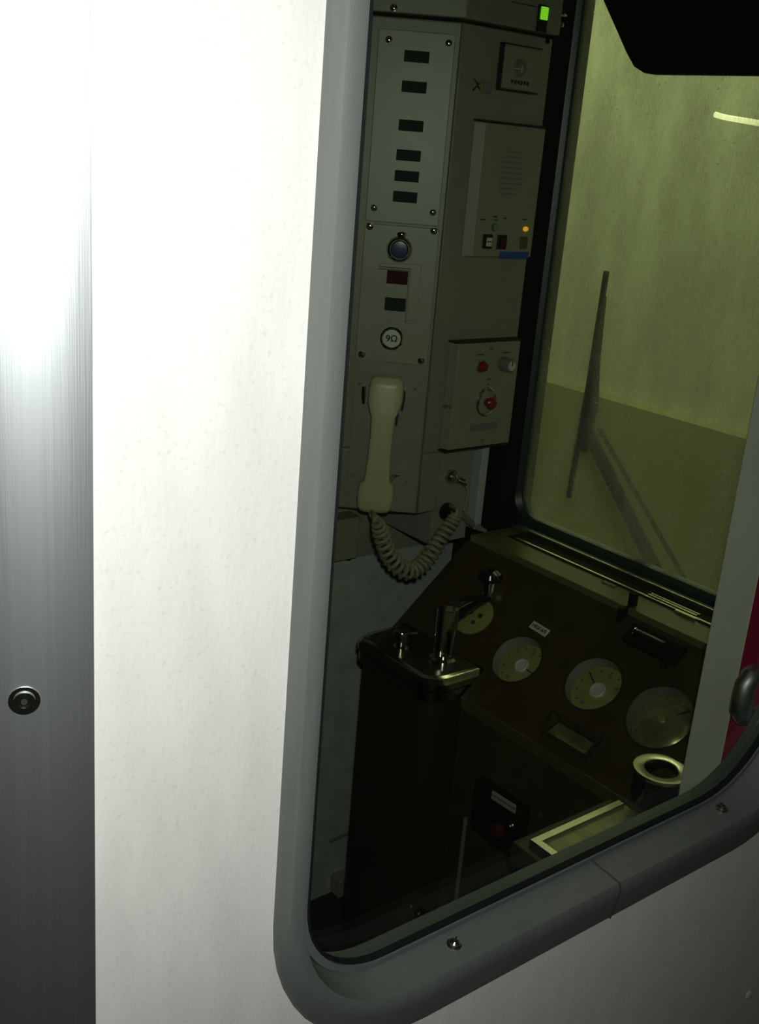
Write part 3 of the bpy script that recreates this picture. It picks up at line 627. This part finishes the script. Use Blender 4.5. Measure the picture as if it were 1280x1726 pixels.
# ================================================================== DRIVER CONSOLE
con = root('driver_console', (1.2, .95, .2), 'dark brown sloping driver console with round gauges below the windscreen', 'console')
prof = [(1.06, .2), (1.06, .818), (1.243, .975), (1.243, .9545), (1.345, .9545), (1.345, .2)]
b = MB(); b.loft([[(x, .546, z) for x, z in prof], [(x, 1.275, z) for x, z in prof]])
body = obj('console_body', b, M_brown, con, smooth=False)
gz = [(.145, 1.027, .0425), (.121, .891, .0450), (.117, .773, .0500)]
cut = []
off = Vector(ROOTLOC[con.name])
def cutter(mb):
    o = obj('cut', mb, M_brown, None, smooth=False, kind='structure'); return o
for s, y, r in gz: cut.append(cutter(MB(FS).cyl((-y, -s, -.030), r, .06, n=64)))
# recessed tray
ts, ty = .205, .868
cut.append(cutter(MB(FS).box((-ty - .042, -ts - .0135, -.021), (-ty + .042, -ts + .0145, .03))))
cut.append(cutter(MB().box((.98, 1.0635, .15), (1.1425, 1.2688, .8545))))
boolean(body, cut)
body.data.materials.clear(); body.data.materials.append(M_brown)
for p in body.data.polygons: p.use_smooth = False
for i, (s, y, r) in enumerate(gz):
    b = MB(FS); b.lathe((-y, -s, 0), [(r * .95, -.029), (r * .95, .0002), (r * .995, .0002), (r * .995, -.029)], n=56)
    g = obj('gauge', b, M_gwhite if i < 2 else M_gray, con, label=('left round gauge', 'middle round gauge', 'right large worn gauge')[i])
    dr = r * .94
    b = MB(FS); b.lathe((-y, -s, 0), [(r * .95, .0003), (r * .97, .0012), (r * 1.02, .0012), (r * 1.03, -.0003)], n=56); obj('rim', b, M_dbrown, g)
    b = MB(FS); b.lathe((-y, -s, 0), [(dr, -.0285), (dr, -.0215), (dr * .95, -.0205), (0, -.0200)] if i < 2 else [(dr, -.0285), (dr, -.0205), (dr * .9, -.0165), (dr * .7, -.0120), (dr * .45, -.0080), (dr * .2, -.0058), (0, -.0052)], n=48)
    obj('dial', b, (M_dial, M_dial, M_dialg)[i], g)
    hub = dr * (.30 if i < 2 else .12); hz = -.0200 if i < 2 else -.0062; rz_ = 0 if i < 2 else .0075
    b = MB(FS); b.lathe((-y, -s, hz), [(hub, 0), (hub, .003), (hub * .8, .0045), (hub * .6, .003), (hub * .35, .003), (hub * .3, .006), (0, .0065)], n=32)
    obj('hub', b, M_hub if i < 2 else M_dial, g)
    a = (-.1, 2.6, .9)[i]
    b = MB(FS); R = Matrix.Rotation(a, 4, 'Z'); b.box((-y + math.cos(a) * dr * .55 - dr * .30, -s + math.sin(a) * dr * .55 - .0008, -.0195 + rz_), (-y + math.cos(a) * dr * .55 + dr * .30, -s + math.sin(a) * dr * .55 + .0008, -.0180 + rz_ * 1.3), rot=R)
    obj('needle', b, M_ink, g)
    for k in range(11):
        a = math.radians(-50 + 28 * k); q = .80
        b = MB(FS); b.box((-y + math.cos(a) * dr * q - .002, -s + math.sin(a) * dr * q - .0004, -.0205 + rz_ * .6), (-y + math.cos(a) * dr * q + .002, -s + math.sin(a) * dr * q + .0004, -.0196 + rz_ * .75), rot=Matrix.Rotation(a, 4, 'Z'))
        obj('tick_mark', b, M_ink, g)
    for a in (1.5, -1.9, .6)[:2 if i != 1 else 3]:
        b = MB(FS); b.cyl((-y + math.cos(a) * dr * .66, -s + math.sin(a) * dr * .66, -.0205), .0028, .0018, n=14); obj('dial_screw', b, M_gray, g)
# tray frame + worn plate
b = MB(FS); L_ = lambda e, w_: [(p[0], p[1], w_) for p in rrect(-ty - .047 - e, -ty + .047 + e, -ts - .0185 - e, -ts + .0195 + e, .004, 3)]
b.loft([L_(0, -.0005), L_(0, .007), L_(-.0045, .007), L_(-.0045, -.0200)], cap=False, closed_ring=True); ty_o = obj('tray_frame', b, M_dbrown, con)
b = MB(FS); b.box((-ty - .040, -ts - .012, -.0158), (-ty + .040, -ts + .013, -.0130), rot=Matrix.Rotation(-.30, 4, 'X')); obj('tray_plate', b, M_dialg, ty_o, bevel=.001)
# label plate with writing
b = MB(FS); la = -.06
b.box((-1.030 - .0185, -.085 - .0068, 0), (-1.030 + .0185, -.085 + .0068, .0012), rot=Matrix.Rotation(la, 4, 'Z')); lbp = obj('label_plate', b, M_label, con, bevel=.001, label='white printed label')
text('label_text', 'HIGI 6/5', FS, -1.030, -.085, .0015, .0088, M_ink, lbp, rot=la)
b = MB(); b.box((1.0575, .546, .800), (1.060, 1.063, .8195)); obj('front_trim', b, mat('brown_edge_trim', (.105, .078, .032), .4), con, bevel=.001)
# flat dial plate behind the lever
cs, cy = .068, 1.148
u, v = pick((800, 1040), FS)
b = MB(FS); b.lathe((u, v, 0), [(.034, -.001), (.034, .003), (.031, .0045), (0, .0050)], n=40, sc=(1, 1)); dp = obj('brake_plate', b, M_dial, con, label='yellowed round plate behind the lever')
for p in ((797, 1035), (812, 1041), (800, 1052)):
    uu, vv = pick(p, FS); b = MB(FS); b.cyl((uu, vv, .0045), .0040, .0015, n=16); obj('plate_hole', b, M_ink if p[1] < 1050 else M_purple, dp)
# dark bracket (clip board holder) on the right of the console
bk = root('card_clip', (1.22, .86, .95), 'black card clip with an upright tab on the right of the console', 'clip')
def cs_(p, w=0): q = pick(p, FS, w); return (q[0], q[1], w)
a = cs_((1066, 1062)); c = cs_((1165, 1092)); 
b = MB(FS); b.box((a[0], a[1] - .024, .000), (c[0], a[1] + .010, .010)); obj('clip_body', b, M_black, bk, bevel=.002)
a2 = cs_((1066, 1050)); b = MB(); b.box((1.247, 1.0 - .075, .985), (1.256, 1.0 - .067, 1.004)); b2 = b; 
uu = pick((1066, 1020), Fr((0, 0, .985), (1, 0, 0), (0, 1, 0))); b.b.free()
b = MB(); b.box((uu[0] - .006, uu[1] - .006, .9855), (uu[0] + .004, uu[1] + .004, 1.005)); b.box((uu[0] - .030, uu[1] - .004, .945), (uu[0] - .004, uu[1] + .002, .9857), ); obj('upright_tab', b, M_black, bk)
p1 = cs_((1075, 1068), .010); b = MB(FS); b.cyl((p1[0], p1[1] - .004, .013), .010, .052, 'x', n=24); rl = obj('clip_roller', b, M_blackg, bk)
b = MB(FS); b.lathe((0, 0, 0), [(.0108, 0), (.0108, .002), (.0095, .002), (.0095, 0)], n=24); bmesh.ops.transform(b.b, matrix=FS.M() @ Matrix.Translation((p1[0] - .001, p1[1] - .004, .013)) @ Matrix.Rotation(PI / 2, 4, 'Y') @ FS.M().inverted(), verts=b.b.verts); obj('roller_ring', b, M_chromed, bk)
t0 = cs_((1138, 1090), .006); t1 = cs_((1118, 1124), .006); b = MB(FS); b.tube([t0, t1], [.006, .004], 10); b.sph(t1, .0045); obj('release_lever', b, M_blackg, bk)
# cup holder on the console end
cup = root('cup_holder', (1.103, .715, .83), 'round bright-rimmed cup holder at the right end of the console', 'cup holder')
u, v = pick((1116, 1294), Fr((0, 0, .872), (1, 0, 0), (0, 1, 0)))
cr0 = .037
b = MB(); b.lathe((u, v, .826), [(cr0 * .92, 0), (cr0 * .92, .040), (cr0 * .60, .040), (cr0 * .60, .006), (0, .006)], n=48); obj('cup_body', b, M_blackg, cup)
b = MB(); b.lathe((u, v, .866), [(cr0 * .60, 0), (cr0 * .60, .004), (cr0 * .66, .005), (cr0 * .98, .005), (cr0, .003), (cr0, 0)], n=48); obj('cup_rim', b, M_alu, cup)
# side desk with the bright-edged tread plate
dk = root('side_desk', (.97, .65, .2), 'narrow side desk below the window with a bright L-edged plate', 'desk')
b = MB(); b.box((.870, .546, .785), (1.0575, .760, .812)); obj('desk_top', b, M_dbrown, dk, bevel=.003)
b = MB(); b.box((.886, .600, .812), (1.055, .7405, .8155)); obj('tread_plate', b, M_brass, dk, bevel=.001)
b = MB(); b.prism([(.884, .560), (.884, .743), (1.050, .743), (1.050, .732), (.896, .732), (.896, .560)], .8125, .8205); obj('edge_trim', b, M_alu, dk, bevel=.0012)
b = MB(); b.box((.885, .546, .2), (1.05, .70, .785)); obj('desk_base', b, M_black, dk)

# ------------------------------------------------------------------ controls under the console
FK = Fr((1.06, 0, 0), (0, -1, 0), (0, 0, 1))
kb = root('knee_switch_box', FK(-.95, .66, 0), 'black switch box with a white strip and red knob below the console', 'switch box')
u0, v0 = pick((830, 1337), FK); u1, v1 = pick((868, 1369), FK)
b = MB(FK); b.box((u0 - .02, v1 - .06, -.001), (u1 + .03, v0 + .02, .02)); obj('box_body', b, M_black, kb, bevel=.003)
FK2 = Fr((1.0395, 0, 0), (0, -1, 0), (0, 0, 1))
p = [pick(q, FK2) for q in ((832, 1332), (871, 1357), (870, 1371), (830, 1345))]
b = MB(FK2); b.prism(p, 0, .003); ws = obj('white_strip', b, mat('grey_white_strip', (.42, .40, .34), .5), kb, bevel=.0006)
m0 = ((p[0][0] + p[3][0]) / 2, (p[0][1] + p[3][1]) / 2); m1 = ((p[1][0] + p[2][0]) / 2, (p[1][1] + p[2][1]) / 2)
b = MB(FK2); b.tube([(m0[0], m0[1] + .001, .003), (m1[0], m1[1] + .001, .003)], .0007, 6); obj('strip_line', b, M_ink, ws)
u, v = pick((848, 1396), FK2); b = MB(FK2); b.lathe((u, v, 0), [(.009, 0), (.009, .006), (.012, .010), (.011, .018), (0, .021)], n=24); obj('red_knob', b, M_dred, kb)
u, v = pick((862, 1392), FK2)
b = MB(FK2)
b.lathe((u, v, 0), [(.0105, 0), (.0105, .003), (.009, .004), (.0105, .006), (.0105, .008), (.009, .009), (.0105, .011), (0, .012)], n=24); obj('chrome_spring', b, M_chromed, kb)
# thin rod
r0 = FK(*pick((790, 1382), FK), 0); r1 = FK(*pick((735, 1500), FK), 0)
b = MB(FK); a = pick((792, 1376), FK); c = pick((776, 1490), FK); b.tube([(a[0], a[1], .008), (a[0], c[1] - .1, .008)], .0035, 8); obj('floor_rod', b, M_gray, label='thin grey upright rod below the console front', cat='rod')

# ================================================================== MASTER CONTROLLER PEDESTAL
mc = root('master_controller', (1.07, 1.17, .2), 'chrome-topped controller pedestal with upright lever beside the console', 'controller')
o1 = rrect(.999, 1.140, 1.070, 1.262, [.035, .004, .004, .030], 8)
o2 = rrect(1.004, 1.138, 1.075, 1.258, [.032, .004, .004, .028], 8)
Zl = lambda L, z: [(x, y, z) for x, y in L]
b = MB(); b.loft([Zl(o2, .2), Zl(o2, .838)]); obj('pedestal', b, M_dbrown, mc)
o0 = rrect(.993, 1.142, 1.064, 1.268, [.040, .004, .004, .034], 8); oi = rrect(1.002, 1.138, 1.073, 1.259, [.033, .004, .004, .027], 8)
b = MB(); b.loft([Zl(o1, .832), Zl(o0, .835), Zl(o0, .845), Zl(o1, .8505), Zl(oi, .8525)]); tp = obj('top_plate', b, M_chromed, mc)
b = MB(); ii = rrect(1.010, 1.132, 1.081, 1.251, [.027, .003, .003, .021], 8); b.loft([Zl(ii, .8520), Zl(ii, .8535)]); obj('plate_inlay', b, mat('dark_satin_metal', (.22, .22, .17), .22, .9), tp)
o3 = rrect(.996, 1.141, 1.067, 1.265, [.038, .004, .004, .032], 8)
b = MB(); b.loft([Zl(o3, .815), Zl(o3, .831)]); obj('lower_band', b, M_chromed, mc)
# key barrel
u, v = pick((676, 1093), Fr((0, 0, .853), (1, 0, 0), (0, 1, 0)))
b = MB(); b.lathe((u, v, .8535), [(.0125, 0), (.0125, .004), (.0085, .006), (.0085, .014), (.0135, .016), (.0135, .028), (.0120, .031), (0, .0315)], n=32); kb_ = obj('key_barrel', b, M_chromed, mc)
b = MB(); b.box((u - .0015, v - .008, .8845), (u + .0015, v + .008, .8862)); obj('key_slot', b, M_ink, kb_)
b = MB(); b.tube([(u + .013, v, .876), (u + .026, v - .006, .876)], .0025, 8); obj('key_stop', b, M_chromed, mc)
# main lever
lx, ly = pick((747, 1112), Fr((0, 0, .853), (1, 0, 0), (0, 1, 0)))
b = MB(); b.lathe((lx, ly, .8535), [(.022, 0), (.022, .004), (.017, .007), (.017, .012), (0, .012)], n=36); obj('lever_base', b, M_chrome, mc)
def oval(z, k=1.0):
    L = []
    for (x, y) in rrect(-.017 * k, .017 * k, -.0125 * k, .0125 * k, .0115 * k, 6):
        a = -.62; L.append((lx + x * math.cos(a) - y * math.sin(a), ly + x * math.sin(a) + y * math.cos(a), z))
    return L
b = MB(); b.loft([oval(.862), oval(.9375), oval(.9405, .93)]); lv = obj('lever', b, M_chrome, mc, bevel=.0)
kx, ky = pick((822, 1013), Fr((0, 0, .915), (1, 0, 0), (0, 1, 0)))
dv = Vector((kx - lx, ky - ly, 0)); ln = dv.length; dv.normalize(); AR = Fr((lx, ly, .916), dv, (0, 0, 1))
secs = []
for t, hw, z0_, z1_ in ((0.0, .0120, .000, .0235), (.3, .0120, .002, .0240), (.62, .0110, .004, .0200), (.85, .0105, .002, .0130), (1.0, .0080, .002, .0110)):
    secs.append([(t * ln, q[1], q[0]) for q in rrect(-hw, hw, z0_, z1_, .0035, 4)])
b = MB(AR); b.loft(secs); obj('arm', b, M_blackg, lv)
b = MB(); b.lathe((kx, ky, .911), [(.011, 0), (.014, .002), (.014, .006), (.0105, .008), (.0115, .014), (.010, .020), (.012, .026), (.0125, .036), (.014, .040), (0, .041)], n=32); obj('knob_stem', b, M_chrome, lv)
b = MB(); b.lathe((kx, ky, .951), [(.010, 0), (.019, .003), (.021, .008), (.018, .015), (.010, .019), (0, .020)], n=32); obj('knob', b, M_blackg, lv, label='black knob')
